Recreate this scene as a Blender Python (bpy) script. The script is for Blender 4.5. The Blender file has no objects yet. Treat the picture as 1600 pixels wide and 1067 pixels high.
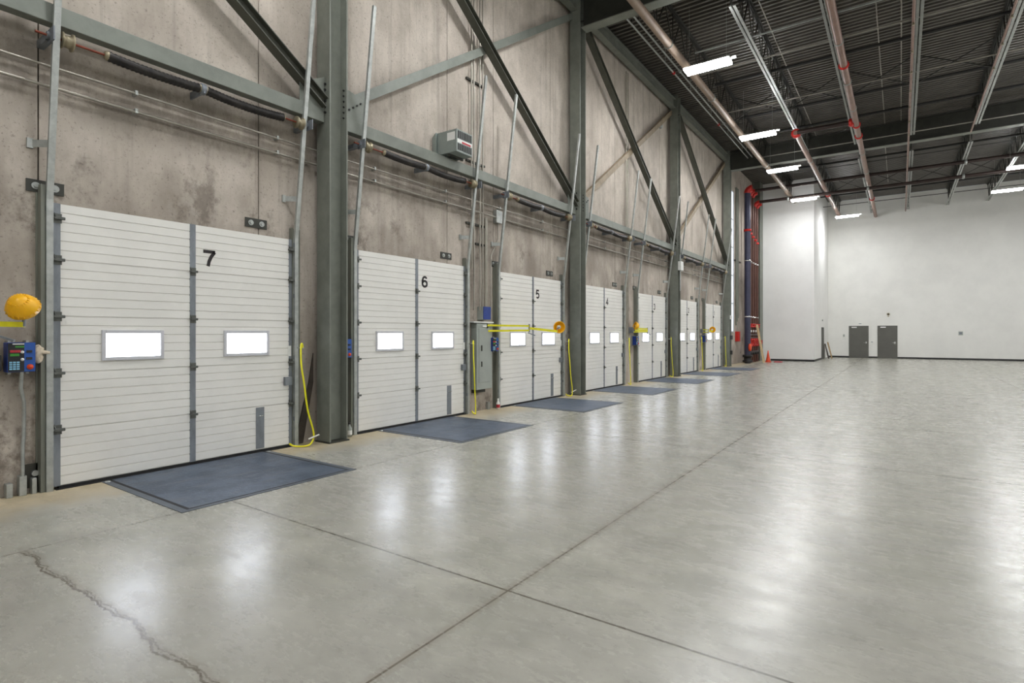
import bpy, math, random
from mathutils import Vector
random.seed(4)
SC = bpy.context.scene
COL = SC.collection
W = -7.40          # inner face of the dock wall
HGT = 10.8         # underside of the roof deck
P = 3.967          # spacing of the dock doors
# ------------------------------------------------------------------ camera
cam = bpy.data.cameras.new('camera')
cam.sensor_width = 36.0
cam.lens = 36.0 * 869.0 / 1600.0
cam.shift_y = -12.5 / 1600.0
cam.clip_end = 200
co = bpy.data.objects.new('camera', cam)
COL.objects.link(co)
co.location = (0, 0, 1.65)
co.rotation_euler = (math.pi / 2, 0, math.atan(607 / 869.0))
SC.camera = co
# ------------------------------------------------------------------ world, exposure
wd = bpy.data.worlds.new('world'); SC.world = wd; wd.use_nodes = True
wd.node_tree.nodes['Background'].inputs[0].default_value = (0.75, 0.85, 1, 1)
wd.node_tree.nodes['Background'].inputs[1].default_value = 0.6
SC.view_settings.view_transform = 'Standard'
SC.view_settings.look = 'None'
SC.view_settings.gamma = 1.0
SC.view_settings.use_curve_mapping = False
SC.view_settings.exposure = 0.0
LAMP_POWER = 112.0      # emission of the lit lenses of the ceiling lights
DAY = 15.0              # daylight seen through the door panes
SC.cycles.max_bounces = 8
SC.cycles.diffuse_bounces = 5
SC.cycles.glossy_bounces = 4
SC.cycles.use_denoising = True
SC.cycles.sample_clamp_indirect = 6.0

# ------------------------------------------------------------------ materials
def lin(h):
    h = h.lstrip('#')
    r = []
    for i in (0, 2, 4):
        v = int(h[i:i + 2], 16) / 255.0
        r.append(v / 12.92 if v <= 0.04045 else ((v + 0.055) / 1.055) ** 2.4)
    return (r[0], r[1], r[2], 1.0)

class NT:
    def __init__(s, name):
        s.m = bpy.data.materials.new(name); s.m.use_nodes = True
        s.t = s.m.node_tree; s.n = s.t.nodes
        s.b = s.n['Principled BSDF']
        s._pos = None
    def link(s, a, b): s.t.links.new(a, b)
    def pos(s):
        if s._pos is None:
            g = s.n.new('ShaderNodeNewGeometry'); s._pos = g.outputs['Position']
        return s._pos
    def sep(s):
        x = s.n.new('ShaderNodeSeparateXYZ'); s.link(s.pos(), x.inputs[0]); return x.outputs
    def mapping(s, scale):
        m = s.n.new('ShaderNodeMapping'); m.inputs['Scale'].default_value = scale
        s.link(s.pos(), m.inputs[0]); return m.outputs[0]
    def noise(s, scale, detail=6, rough=0.6, stretch=(1, 1, 1)):
        n = s.n.new('ShaderNodeTexNoise')
        n.inputs['Scale'].default_value = scale; n.inputs['Detail'].default_value = detail
        n.inputs['Roughness'].default_value = rough
        s.link(s.mapping(stretch), n.inputs['Vector']); return n.outputs[0]
    def math(s, op, a, b=None, c=None, clamp=False):
        m = s.n.new('ShaderNodeMath'); m.operation = op; m.use_clamp = clamp
        for i, v in enumerate((a, b, c)):
            if v is None: continue
            if isinstance(v, (int, float)): m.inputs[i].default_value = v
            else: s.link(v, m.inputs[i])
        return m.outputs[0]
    def ramp(s, v, a, b, va=0.0, vb=1.0, smooth=True):
        m = s.n.new('ShaderNodeMapRange'); m.interpolation_type = 'SMOOTHSTEP' if smooth else 'LINEAR'
        for i, q in enumerate((a, b, va, vb)): m.inputs[i + 1].default_value = q
        s.link(v, m.inputs[0]); return m.outputs[0]
    def mix(s, f, a, b, mode='MIX'):
        m = s.n.new('ShaderNodeMix'); m.data_type = 'RGBA'; m.blend_type = mode
        if isinstance(f, (int, float)): m.inputs[0].default_value = f
        else: s.link(f, m.inputs[0])
        for i, v in ((6, a), (7, b)):
            if isinstance(v, tuple): m.inputs[i].default_value = v
            else: s.link(v, m.inputs[i])
        return m.outputs[2]
    def bump(s, h, strength, dist=0.01):
        b = s.n.new('ShaderNodeBump'); b.inputs['Strength'].default_value = strength
        b.inputs['Distance'].default_value = dist
        s.link(h, b.inputs['Height']); s.link(b.outputs[0], s.b.inputs['Normal'])
    def color(s, c):
        if isinstance(c, tuple): s.b.inputs['Base Color'].default_value = c
        else: s.link(c, s.b.inputs['Base Color'])
    def rough(s, v):
        if isinstance(v, (int, float)): s.b.inputs['Roughness'].default_value = v
        else: s.link(v, s.b.inputs['Roughness'])

def scale_col(c, k): return (c[0] * k, c[1] * k, c[2] * k, 1)

def plain(name, hexc, rough=0.5, metal=0.0, var=0.12, scale=6, detail=5, stretch=(1, 1, 1), bump=0.0):
    t = NT(name); c = lin(hexc)
    n = t.noise(scale, detail, 0.65, stretch)
    f = t.ramp(n, 0.3, 0.7)
    t.color(t.mix(f, scale_col(c, 1 - var), scale_col(c, 1 + var)))
    t.rough(rough); t.b.inputs['Metallic'].default_value = metal
    if bump: t.bump(n, bump, 0.01)
    return t.m

def emit(name, rgb, strength, var=0.0):
    t = NT(name)
    t.color((0.8, 0.8, 0.8, 1))
    t.b.inputs['Emission Strength'].default_value = strength
    if var:
        n = t.noise(5, 2, 0.5)
        t.link(t.mix(t.ramp(n, 0.35, 0.65), tuple(v * (1 - var) for v in rgb[:3]) + (1,), rgb), t.b.inputs['Emission Color'])
    else:
        t.b.inputs['Emission Color'].default_value = rgb
    return t.m

def mat_concrete_wall():
    t = NT('precast_concrete'); x = t.sep()
    big = t.noise(0.55, 5, 0.6, (1, 1, 0.55))
    mid = t.noise(2.6, 8, 0.68, (1, 1, 0.6))
    fine = t.noise(28, 6, 0.75)
    streak = t.noise(3.2, 5, 0.65, (1, 1.9, 0.07))
    c = t.mix(t.ramp(mid, 0.25, 0.75), lin('#aca296'), lin('#cdc3b7'))
    c = t.mix(t.ramp(t.noise(0.35, 3, 0.5, (1, 1.6, 0.5)), 0.4, 0.65, 0, 0.45), c, lin('#9d9387'))
    c = t.mix(t.ramp(streak, 0.5, 0.74, 0, 0.5), c, lin('#8b8279'))
    # grime: heavier on the lower wall where trucks' soot settled, in noisy patches
    low = t.ramp(x['Z'], 7.0, 3.0, 0.0, 1.0)
    g = t.math('MULTIPLY', t.ramp(big, 0.40, 0.62), low)
    c = t.mix(t.math('MULTIPLY', g, 0.72), c, lin('#776c62'))
    band = t.math('MULTIPLY', t.ramp(x['Z'], 3.7, 4.25), t.ramp(x['Z'], 5.0, 4.6))  # band below the girt: grime together with the girt's shadow, painted in
    grime_shade = t.math('MULTIPLY', band, t.ramp(mid, 0.36, 0.6))
    c = t.mix(t.math('MULTIPLY', grime_shade, 0.6), c, lin('#5f564e'))
    dk = t.noise(1.7, 9, 0.75, (1, 1, 0.8))
    g3 = t.math('MULTIPLY', t.ramp(dk, 0.53, 0.66), t.ramp(x['Z'], 5.2, 2.5, 0.15, 0.75))
    c = t.mix(g3, c, lin('#62584f'))
    c = t.mix(t.ramp(fine, 0.56, 0.66, 0, 0.5), c, lin('#5a524b'))
    c = t.mix(t.ramp(fine, 0.38, 0.25, 0, 0.25), c, lin('#ddd5c8'))
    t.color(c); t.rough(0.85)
    t.bump(t.math('ADD', mid, t.math('MULTIPLY', fine, 0.35)), 0.35, 0.012)
    return t.m

def mat_floor():
    t = NT('sealed_concrete'); x = t.sep()
    big = t.noise(0.45, 5, 0.6)
    mid = t.noise(2.2, 8, 0.65)
    swirl = t.noise(5, 9, 0.72, (0.6, 1.3, 1)); swirl2 = t.noise(1.1, 7, 0.7, (0.7, 1.2, 1))
    fine = t.noise(45, 4, 0.7)
    spots = t.noise(9.0, 2, 0.5)
    c = t.mix(t.ramp(mid, 0.25, 0.75), lin('#949388'), lin('#b4b2a6'))
    c = t.mix(t.ramp(big, 0.35, 0.65, 0, 0.6), c, lin('#a5a29a'))
    c = t.mix(t.ramp(swirl, 0.42, 0.78, 0, 0.45), c, lin('#85827a'))
    c = t.mix(t.ramp(swirl2, 0.45, 0.7, 0, 0.35), c, lin('#86847a'))
    c = t.mix(t.ramp(fine, 0.6, 0.75, 0, 0.25), c, lin('#77756d'))
    grit = t.noise(16, 8, 0.75, (1, 1.5, 1))
    c = t.mix(t.ramp(grit, 0.5, 0.72, 0, 0.38), c, lin('#7c7a71'))
    c = t.mix(t.ramp(grit, 0.42, 0.28, 0, 0.25), c, lin('#c9c8bf'))
    # sandy dust swept to the foot of the dock wall
    edge = t.math('ADD', x['X'], t.math('MULTIPLY', mid, 1.1))
    dust = t.ramp(edge, -5.75, -6.6, 0, 0.85)
    c = t.mix(dust, c, t.mix(t.ramp(swirl, 0.35, 0.65), lin('#a89877'), lin('#c4b596')))
    # dark specks
    c = t.mix(t.ramp(spots, 0.765, 0.78, 0, 0.75), c, lin('#5b5a55'))
    # saw cut joints
    def line(axis, v, w, wob=None, op='Y'):
        a = x[axis]
        if wob is not None: a = t.math('ADD', a, wob)
        d = t.math('ABSOLUTE', t.math('SUBTRACT', a, v))
        return t.ramp(d, w, w * 0.45, 0, 1)
    lo = t.noise(1.5, 5, 0.62, (1, 0.01, 1))
    lw = t.math('MULTIPLY', t.math('SUBTRACT', lo, 0.5), 0.32)
    l2 = t.noise(4, 4, 0.6, (1, 0.01, 1)); lw2 = t.math('ADD', lw, t.math('MULTIPLY', t.math('SUBTRACT', l2, 0.5), 0.10))
    gate = t.ramp(x['X'], -5.46, -5.45, 0, 1)
    ls = [line('X', -2.065, 0.010), line('X', 2.92, 0.012), line('X', 7.9, 0.012),
          line('Y', 8.14, 0.012), line('Y', 18.6, 0.010), line('Y', 29.2, 0.010),
          line('X', -5.45, 0.008), t.math('MULTIPLY', line('Y', 2.91, 0.012), gate),
          t.math('MULTIPLY', t.math('MULTIPLY', line('Y', 1.33, 0.010, lw), gate), 1.0), t.math('MULTIPLY', t.math('MULTIPLY', line('Y', 1.35, 0.007, lw2), gate), 0.8)]
    m = ls[0]
    for q in ls[1:]: m = t.math('MAXIMUM', m, q)
    c = t.mix(t.math('MULTIPLY', m, 0.88), c, lin('#453d31'))
    halo = t.math('MAXIMUM', line('X', -2.065, 0.055, t.math('MULTIPLY', t.math('SUBTRACT', fine, 0.5), 0.05)),
                  t.math('MULTIPLY', line('Y', 1.35, 0.045, lw), gate))
    c = t.mix(t.math('MULTIPLY', halo, 0.25), c, lin('#7d7364'))
    t.color(c)
    r = t.ramp(swirl, 0.25, 0.75, 0.23, 0.31)
    r = t.math('ADD', r, t.math('MULTIPLY', dust, 0.35))
    t.rough(r)
    t.b.inputs['Specular IOR Level'].default_value = 0.55
    t.bump(t.math('SUBTRACT', t.math('MULTIPLY', swirl, 0.6), t.math('MULTIPLY', m, 1.5)), 0.06, 0.01)
    return t.m

def mat_leveler():
    t = NT('checkered_plate')
    v = t.n.new('ShaderNodeTexVoronoi'); v.inputs['Scale'].default_value = 26
    t.link(t.mapping((1, 1, 1)), v.inputs['Vector'])
    n = t.noise(2.5, 7, 0.7); s = t.noise(5, 5, 0.6, (1.6, 0.35, 1))
    c = t.mix(t.ramp(n, 0.35, 0.65), lin('#454f5f'), lin('#5d6877'))
    c = t.mix(t.ramp(s, 0.5, 0.7, 0, 0.5), c, lin('#6f7073'))
    c = t.mix(t.ramp(v.outputs['Distance'], 0.25, 0.1, 0, 0.35), c, lin('#8d949c'))
    t.color(c); t.rough(0.5); t.b.inputs['Metallic'].default_value = 0.35
    t.bump(v.outputs['Distance'], 0.5, 0.004)
    return t.m

M = {}
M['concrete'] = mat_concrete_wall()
M['floor'] = mat_floor()
M['leveler'] = mat_leveler()
M['white_wall'] = plain('painted_white_wall', '#eae9e6', 0.75, 0, 0.03, 0.8)
M['off_wall'] = plain('painted_off_white_wall', '#e0dfda', 0.75, 0, 0.04, 0.7)
M['deck'] = plain('dark_roof_deck', '#605c56', 0.4, 0.2, 0.15, 2.0)
M['steel'] = plain('grey_painted_steel', '#777a71', 0.5, 0.1, 0.14, 3, 7)
M['steel_light'] = plain('light_grey_painted_steel', '#7b7f77', 0.5, 0.1, 0.12, 3, 7)
M['rust_brace'] = plain('worn_tan_painted_steel', '#8d7f6a', 0.6, 0.05, 0.2, 4, 7)
M['dark_steel'] = plain('dark_painted_steel', '#35352f', 0.5, 0.15, 0.15, 4)
M['galv'] = plain('galvanised_steel', '#a9aca8', 0.38, 0.55, 0.16, 9, 6)
M['galv_blue'] = plain('dull_galvanised_steel', '#7f848a', 0.45, 0.4, 0.18, 7, 7, (1, 1, .4))
M['jamb'] = plain('grey_green_jamb_steel', '#74766c', 0.55, 0.1, 0.18, 4, 7, (1, 1, .3))
M['door'] = plain('white_insulated_door', '#e4e2dc', 0.45, 0, 0.035, 1.6, 8)
M['frame_white'] = plain('grey_window_frame', '#c4c4c8', 0.5, 0, 0.05, 4)
M['rubber'] = plain('black_rubber', '#141414', 0.7, 0, 0.2)
M['black'] = plain('black_paint', '#1c1b1a', 0.5, 0, 0.2)
M['number'] = plain('black_vinyl', '#1a1012', 0.5, 0, 0.1)
M['spring'] = plain('oiled_black_spring', '#2b2826', 0.4, 0.4, 0.5, 12)
M['rust'] = plain('rusty_shaft', '#7c3a26', 0.6, 0.3, 0.25, 12)
M['brass'] = plain('cast_drum', '#9a9078', 0.4, 0.6, 0.15, 10)
M['conduit'] = plain('electrical_conduit', '#a29d92', 0.35, 0.5, 0.12, 6)
M['pipe_brown'] = plain('brown_sprinkler_pipe', '#876a5d', 0.42, 0.2, 0.14, 3, 6)
M['pipe_tan'] = plain('tan_dusty_pipe', '#8d7a69', 0.5, 0.15, 0.16, 3, 7)
M['pipe_dark'] = plain('dark_red_brown_pipe', '#332622', 0.45, 0.2, 0.15, 4)
M['pipe_navy'] = plain('dark_blue_grey_pipe', '#3c3d52', 0.4, 0.2, 0.12, 4)
M['red'] = plain('red_painted_fitting', '#c2261f', 0.4, 0.1, 0.12, 8)
M['orange_red'] = plain('orange_red_plastic', '#dd4a20', 0.5, 0, 0.08, 6)
M['yellow'] = plain('safety_yellow', '#e3dc1c', 0.42, 0, 0.08, 8)
M['lamp_yellow'] = plain('amber_yellow_plastic', '#f5b60e', 0.35, 0, 0.08, 10)
M['amber'] = plain('amber_reflector', '#d8921c', 0.3, 0.3, 0.1, 10)
M['blue'] = plain('blue_control_face', '#1f4f9e', 0.4, 0, 0.12, 8)
M['navy'] = plain('blue_cabinet', '#163784', 0.4, 0, 0.08, 8)
M['screen_black'] = plain('black_control_face', '#15171c', 0.35, 0, 0.1)
M['green'] = plain('green_button', '#3b8a2e', 0.4)
M['btn_red'] = plain('red_button', '#b32a36', 0.4)
M['cyan'] = plain('pale_blue_key', '#7fb4cf', 0.4)
M['white_plastic'] = plain('white_plastic', '#e4e4e0', 0.4, 0, 0.03)
M['cream'] = plain('cream_cloth', '#cdbfa9', 0.8, 0, 0.15, 20)
M['panel_grey'] = plain('grey_panel_enamel', '#9ba099', 0.42, 0.05, 0.07, 2.5, 6)
M['heater'] = plain('grey_green_heater_enamel', '#88908b', 0.42, 0.1, 0.08, 5)
M['manDoor'] = plain('grey_door_paint', '#5b5a54', 0.5, 0, 0.06, 3)
M['wood'] = plain('plywood', '#ab8d62', 0.6, 0, 0.15, 5, 6, (1, 1, .2))
M['pale_wood'] = plain('pale_wood', '#d8c096', 0.6, 0, 0.1, 5)
M['dark_brown'] = plain('dark_brown_matte', '#3b332b', 0.7, 0, 0.2, 6)
M['chrome'] = plain('bright_metal', '#d4d4d2', 0.25, 0.8, 0.05)
M['chord'] = plain('pale_joist_steel', '#8e908c', 0.42, 0.4, 0.12, 6)
M['brace_shaded'] = plain('shaded_grey_brace_steel', '#4e4f46', 0.5, 0.1, 0.12, 4)  # same paint as the other steel, with shade put into the colour
M['hinge_metal'] = plain('dark_hinge_metal', '#5e605c', 0.4, 0.4, 0.2, 12)
M['riser_brown'] = plain('dark_brown_riser_pipe', '#59382e', 0.35, 0.2, 0.14, 3, 6)
M['kerb'] = plain('dark_blue_grey_kerb_steel', '#5a6068', 0.5, 0.3, 0.15, 5)
M['lens'] = emit('lit_lens', (0.97, 0.985, 1.0, 1), LAMP_POWER)
M['day'] = emit('daylit_pane', (0.82, 0.87, 1, 1), DAY, 0.10)
M['day_strip'] = emit('daylit_tall_pane', (0.72, 0.84, 1, 1), 0.95, 0.15)

# ------------------------------------------------------------------ mesh builder
def wloc(o):
    v = Vector((0, 0, 0))
    while o is not None:
        v += Vector(o.location); o = o.parent
    return v

class MB:
    def __init__(s): s.v = []; s.f = []; s.mi = []; s.cur = 0; s.smooth = []
    def _add(s, vs, fs, smooth=False):
        b = len(s.v); s.v += [tuple(q) for q in vs]
        for f in fs:
            s.f.append(tuple(b + i for i in f)); s.mi.append(s.cur); s.smooth.append(smooth)
    def box(s, x0, x1, y0, y1, z0, z1):
        if x0 > x1: x0, x1 = x1, x0
        if y0 > y1: y0, y1 = y1, y0
        if z0 > z1: z0, z1 = z1, z0
        vs = [(x0, y0, z0), (x1, y0, z0), (x1, y1, z0), (x0, y1, z0), (x0, y0, z1), (x1, y0, z1), (x1, y1, z1), (x0, y1, z1)]
        s._add(vs, [(0, 3, 2, 1), (4, 5, 6, 7), (0, 1, 5, 4), (1, 2, 6, 5), (2, 3, 7, 6), (3, 0, 4, 7)]); return s
    def beam(s, p, q, w, h, up=(0, 0, 1)):
        p = Vector(p); q = Vector(q); d = (q - p).normalized(); up = Vector(up)
        sd = d.cross(up)
        if sd.length < 1e-4: sd = d.cross(Vector((1, 0, 0)))
        sd.normalize(); u = sd.cross(d).normalized()
        vs = []
        for c in (p, q):
            for a, b in ((-1, -1), (1, -1), (1, 1), (-1, 1)):
                vs.append(c + sd * (a * w / 2) + u * (b * h / 2))
        s._add(vs, [(0, 1, 2, 3), (7, 6, 5, 4), (0, 4, 5, 1), (1, 5, 6, 2), (2, 6, 7, 3), (3, 7, 4, 0)]); return s
    def ibeam(s, p, q, w, h, t=0.015, up=(0, 0, 1)):
        p = Vector(p); q = Vector(q); d = (q - p).normalized()
        sd = d.cross(Vector(up)).normalized(); u = sd.cross(d).normalized()
        o = u * (h / 2 - t / 2)
        s.beam(p + o, q + o, w, t, up); s.beam(p - o, q - o, w, t, up); s.beam(p, q, t, h - 2 * t, up); return s
    def tube(s, pts, r, n=10, cap=True):
        pts = [Vector(p) for p in pts]
        rs = r if isinstance(r, (list, tuple)) else [r] * len(pts)
        rings = []; prev = None
        for i, p in enumerate(pts):
            if i == 0: d = pts[1] - p
            elif i == len(pts) - 1: d = p - pts[i - 1]
            else:
                a = (p - pts[i - 1]).normalized(); b = (pts[i + 1] - p).normalized(); d = a + b
            if d.length < 1e-9: d = Vector((0, 0, 1))
            d.normalize()
            if prev is None:
                a = Vector((0, 0, 1)) if abs(d.z) < 0.9 else Vector((1, 0, 0))
                u = d.cross(a).normalized()
            else:
                u = (prev - d * prev.dot(d))
                if u.length < 1e-6: u = d.orthogonal()
                u.normalize()
            prev = u; w = d.cross(u)
            rings.append([p + (u * math.cos(2 * math.pi * k / n) + w * math.sin(2 * math.pi * k / n)) * rs[i] for k in range(n)])
        vs = [v for rg in rings for v in rg]; fs = []
        for i in range(len(rings) - 1):
            for k in range(n):
                fs.append((i * n + k, i * n + (k + 1) % n, (i + 1) * n + (k + 1) % n, (i + 1) * n + k))
        s._add(vs, fs, True)
        if cap:
            s._add(rings[0], [tuple(range(n))[::-1]]); s._add(rings[-1], [tuple(range(n))])
        return s
    def cyl(s, p, q, r, n=14): return s.tube([p, q], r, n)
    def lathe(s, c, axis, prof, n=24):
        """prof: list of (distance along axis, radius) from point c"""
        c = Vector(c); d = Vector(axis).normalized()
        a = Vector((0, 0, 1)) if abs(d.z) < 0.9 else Vector((1, 0, 0))
        u = d.cross(a).normalized(); w = d.cross(u)
        vs = []; fs = []
        for t_, r in prof:
            for k in range(n):
                th = 2 * math.pi * k / n
                vs.append(c + d * t_ + (u * math.cos(th) + w * math.sin(th)) * max(r, 1e-4))
        for i in range(len(prof) - 1):
            for k in range(n):
                fs.append((i * n + k, i * n + (k + 1) % n, (i + 1) * n + (k + 1) % n, (i + 1) * n + k))
        s._add(vs, fs, True); return s
    def prism(s, poly, axis, a0, a1):
        """poly of 2D points extruded along axis ('x': poly=(y,z); 'y': (x,z); 'z': (x,y))"""
        n = len(poly)
        def P3(p, a): return {'x': (a, p[0], p[1]), 'y': (p[0], a, p[1]), 'z': (p[0], p[1], a)}[axis]
        vs = [P3(p, a0) for p in poly] + [P3(p, a1) for p in poly]
        fs = [tuple(range(n))[::-1], tuple(range(n, 2 * n))] + [(i, (i + 1) % n, n + (i + 1) % n, n + i) for i in range(n)]
        s._add(vs, fs); return s
    def build(s, name, mats, parent=None, label=None, bevel=0.0, **props):
        if not isinstance(mats, (list, tuple)): mats = [mats]
        xs = [v[0] for v in s.v]; ys = [v[1] for v in s.v]; zs = [v[2] for v in s.v]
        base = Vector(((min(xs) + max(xs)) / 2, (min(ys) + max(ys)) / 2, min(zs)))
        me = bpy.data.meshes.new(name)
        me.from_pydata([tuple(Vector(v) - base) for v in s.v], [], s.f)
        for m in mats: me.materials.append(M[m] if isinstance(m, str) else m)
        for i, p in enumerate(me.polygons):
            p.material_index = s.mi[i]; p.use_smooth = s.smooth[i]
        me.validate(); me.update()
        import bmesh
        bm = bmesh.new(); bm.from_mesh(me); bmesh.ops.recalc_face_normals(bm, faces=bm.faces); bm.to_mesh(me); bm.free()
        o = bpy.data.objects.new(name, me); COL.objects.link(o)
        if parent is not None:
            o.parent = parent; o.location = base - wloc(parent)
        else: o.location = base
        if bevel:
            b = o.modifiers.new('edge_softening', 'BEVEL'); b.width = bevel; b.segments = 2; b.limit_method = 'ANGLE'
        if label: o['label'] = label
        for k, v in props.items(): o[k] = v
        return o

def thing(name, loc, label, cat, group=None, kind=None):
    o = bpy.data.objects.new(name, None); COL.objects.link(o); o.location = loc
    o.empty_display_size = 0.2
    o['label'] = label; o['category'] = cat
    if group: o['group'] = group
    o['kind'] = kind or 'thing'
    return o
def solo(mb, name, mats, label, cat, group=None, bevel=0.0):
    kw = dict(category=cat, kind='thing')
    if group: kw['group'] = group
    return mb.build(name, mats, None, label, bevel, **kw)
def struct(mb, name, mats, label=None, parent=None, bevel=0.0):
    if parent is None: return mb.build(name, mats, None, label, bevel, kind='structure')
    return mb.build(name, mats, parent, label, bevel)

ORD = ['first', 'second', 'third', 'fourth', 'fifth', 'sixth', 'seventh', 'eighth', 'ninth', 'tenth']
# ================================================================== SETTING
XR = 15.0; YN = -10.0; YB = 44.5
struct(MB().box(W - 0.3, XR + 0.3, YN - .3, YB + 0.3, -0.2, 0), 'floor', 'floor', 'grey sealed concrete warehouse floor with saw cut joints')
# roof deck: corrugated, ribs run away from the dock wall
d = MB(); prof = []
y = YN; k = 0
while y < YB:
    prof += [(y, HGT), (y + .075, HGT), (y + .09, HGT + .075), (y + .185, HGT + .075)]
    y += 0.2
vs = []; n = len(prof)
for xx in (W - .2, XR + .2):
    vs += [(xx, p[0], p[1]) for p in prof]
d._add(vs, [(i, i + 1, n + i + 1, n + i) for i in range(n - 1)])
d.box(W - .2, XR + .2, YN, YB + .3, HGT + .1, HGT + .2)
struct(d, 'ceiling', 'deck', 'dark ribbed metal roof deck')
# dock wall of precast panels with open joints
JO = sorted([4.37 + P * k for k in range(-4, 7)] + [5.90 + P * k for k in range(-4, 7)] + [33.2, 35.2])
JO = [j for j in JO if j < 34.5]
wl = MB()
wl.box(W - .3, W - .05, YN, YB + .3, 0, HGT)
ed = [YN] + JO + [YB + .3]
WIN = (30.50, 31.30, 1.75, 9.25)
for a, b in zip(ed[:-1], ed[1:]):
    wl.box(W - .05, W, a + .007, b - .007, 0, HGT)
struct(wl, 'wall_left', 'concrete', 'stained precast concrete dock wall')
struct(MB().box(W - .3, XR + .3, YB, YB + .3, 0, HGT), 'wall_back', 'off_wall', 'white painted back wall')
struct(MB().box(XR, XR + .3, YN - .3, YB, 0, HGT), 'wall_right', 'off_wall')
struct(MB().box(W - .3, XR + .3, YN - .3, YN, 0, HGT), 'wall_front', 'off_wall')
XA = -4.15; YA = 36.85
struct(MB().box(W, XA, YA, YB, 0, HGT), 'wall_alcove', 'white_wall', 'white box shaped room projecting from the corner')
bb = MB().box(XA, XR, YB - .015, YB, 0, .11)
struct(bb, 'baseboard_back', 'black', 'black baseboard along the back wall')
bb = MB().box(W + .9, XA + .015, YA - .015, YA, 0, .11); bb.box(XA, XA + .015, YA - .015, 40.3, 0, .11)
struct(bb, 'baseboard_alcove', 'black', 'black baseboard around the projecting white room')
# tall daylight window
fr = MB()
y0, y1, z0, z1 = WIN
fr.box(W, W + .05, y0 - .06, y0, z0 - .06, z1 + .06); fr.box(W, W + .05, y1, y1 + .06, z0 - .06, z1 + .06)
for i in range(6):
    z = z0 + (z1 - z0) * i / 5; fr.box(W, W + .05, y0, y1, z - .03, z + .03)
w1 = struct(fr, 'window_1', 'frame_white', 'tall narrow window strip beyond the last column')
struct(MB().box(W + .002, W + .02, y0, y1, z0, z1), 'pane', 'day_strip', None, w1)

def man_door(nm, x0, x1, label):
    fr = MB(); y = YB
    for a, b, c, e in ((x0 - .04, x0, 0, 2.17), (x1, x1 + .04, 0, 2.17), (x0, x1, 2.13, 2.17)): fr.box(a, b, y - .03, y, c, e)
    r = struct(fr, nm, 'manDoor', label)
    MB().box(x0, x1, y - .022, y - .002, 0.01, 2.13).build('leaf', 'manDoor', r)
    MB().box(x0 + .12, x0 + .42, y - .09, y - .022, 2.03, 2.10).build('door_closer', 'white_plastic', r, 'silver door closer')
    h = MB().box(x1 - .14, x1 - .06, y - .035, y - .022, 0.98, 1.10)
    h.tube([(x1 - .1, y - .03, 1.04), (x1 - .1, y - .08, 1.04), (x1 - .26, y - .08, 1.04)], .014, 8)
    h.build('door_handle', 'chrome', r, 'bright lever handle')
man_door('door_1', -2.86, -1.80, 'grey steel door with a small sign above it')
man_door('door_2', -1.22, -0.20, 'grey steel door at the long plain stretch of white wall')
fr = MB(); fr.box(XA, XA + .03, 40.55, 40.62, 0, 2.05); fr.box(XA, XA + .03, 41.6, 41.67, 0, 2.05); fr.box(XA, XA + .03, 40.62, 41.6, 1.99, 2.05)
d3 = struct(fr, 'door_3', 'black', 'door in the side of the projecting white room')
MB().box(XA + .002, XA + .02, 40.62, 41.6, 0.01, 1.99).build('leaf', 'manDoor', d3)

# ================================================================== DOCK DOORS
def arc(cx, cy, rx, ry, a0, a1, n=14):
    return [(cx + rx * math.cos(math.radians(a0 + (a1 - a0) * i / n)), cy + ry * math.sin(math.radians(a0 + (a1 - a0) * i / n))) for i in range(n + 1)]
DIG = {'7': [[(0, .92), (.92, .92)], [(.88, .92), (.62, .62), (.45, .3), (.38, 0)]],
       '6': [arc(.5, .32, .36, .26, 0, 360, 22), [(.14, .32), (.15, .6), (.24, .82)] + arc(.52, .72, .30, .22, 140, 20, 8)],
       '5': [[(.86, .93), (.24, .93), (.16, .52)] + arc(.48, .32, .38, .27, 130, -140, 16)],
       '4': [[(.66, 0), (.66, .95), (.08, .30), (.95, .30)]],
       '3': [arc(.45, .73, .32, .22, 160, -80, 12), arc(.45, .29, .38, .25, 80, -160, 14)],
       '2': [arc(.48, .68, .34, .26, 165, -25, 12) + [(.12, .07), (.88, .07)]],
       '1': [[(.2, .72), (.5, .93), (.5, 0)]]}
def digit(ch, yc, zc, x, w, h, t):
    m = MB()
    for st in DIG[ch]:
        P2 = [(yc - w / 2 + p[0] * w, zc - h / 2 + p[1] * h) for p in st]
        L = []; Rr = []
        for i, p in enumerate(P2):
            a_ = P2[max(i - 1, 0)]; b_ = P2[min(i + 1, len(P2) - 1)]
            d1 = Vector((p[0] - a_[0], p[1] - a_[1])); d2 = Vector((b_[0] - p[0], b_[1] - p[1]))
            if d1.length < 1e-6: d1 = d2
            if d2.length < 1e-6: d2 = d1
            d1.normalize(); d2.normalize(); n1 = Vector((-d1.y, d1.x)); n2 = Vector((-d2.y, d2.x)); n = n1 + n2
            if n.length < .2: n = n1
            n.normalize(); k_ = t / 2 / max(.5, n.dot(n1))
            L.append((p[0] + n.x * k_, p[1] + n.y * k_)); Rr.append((p[0] - n.x * k_, p[1] - n.y * k_))
        vs = [(x, q[0], q[1]) for q in L] + [(x, q[0], q[1]) for q in Rr] + [(x + .002, q[0], q[1]) for q in L] + [(x + .002, q[0], q[1]) for q in Rr]
        n = len(L); fs = []
        for i in range(n - 1):
            fs += [(2 * n + i, 3 * n + i, 3 * n + i + 1, 2 * n + i + 1), (i, 2 * n + i, 2 * n + i + 1, i + 1), (n + i, n + i + 1, 3 * n + i + 1, 3 * n + i)]
        m._add(vs, fs)
    return m
XD = -7.33      # room face of the door leaf
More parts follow.
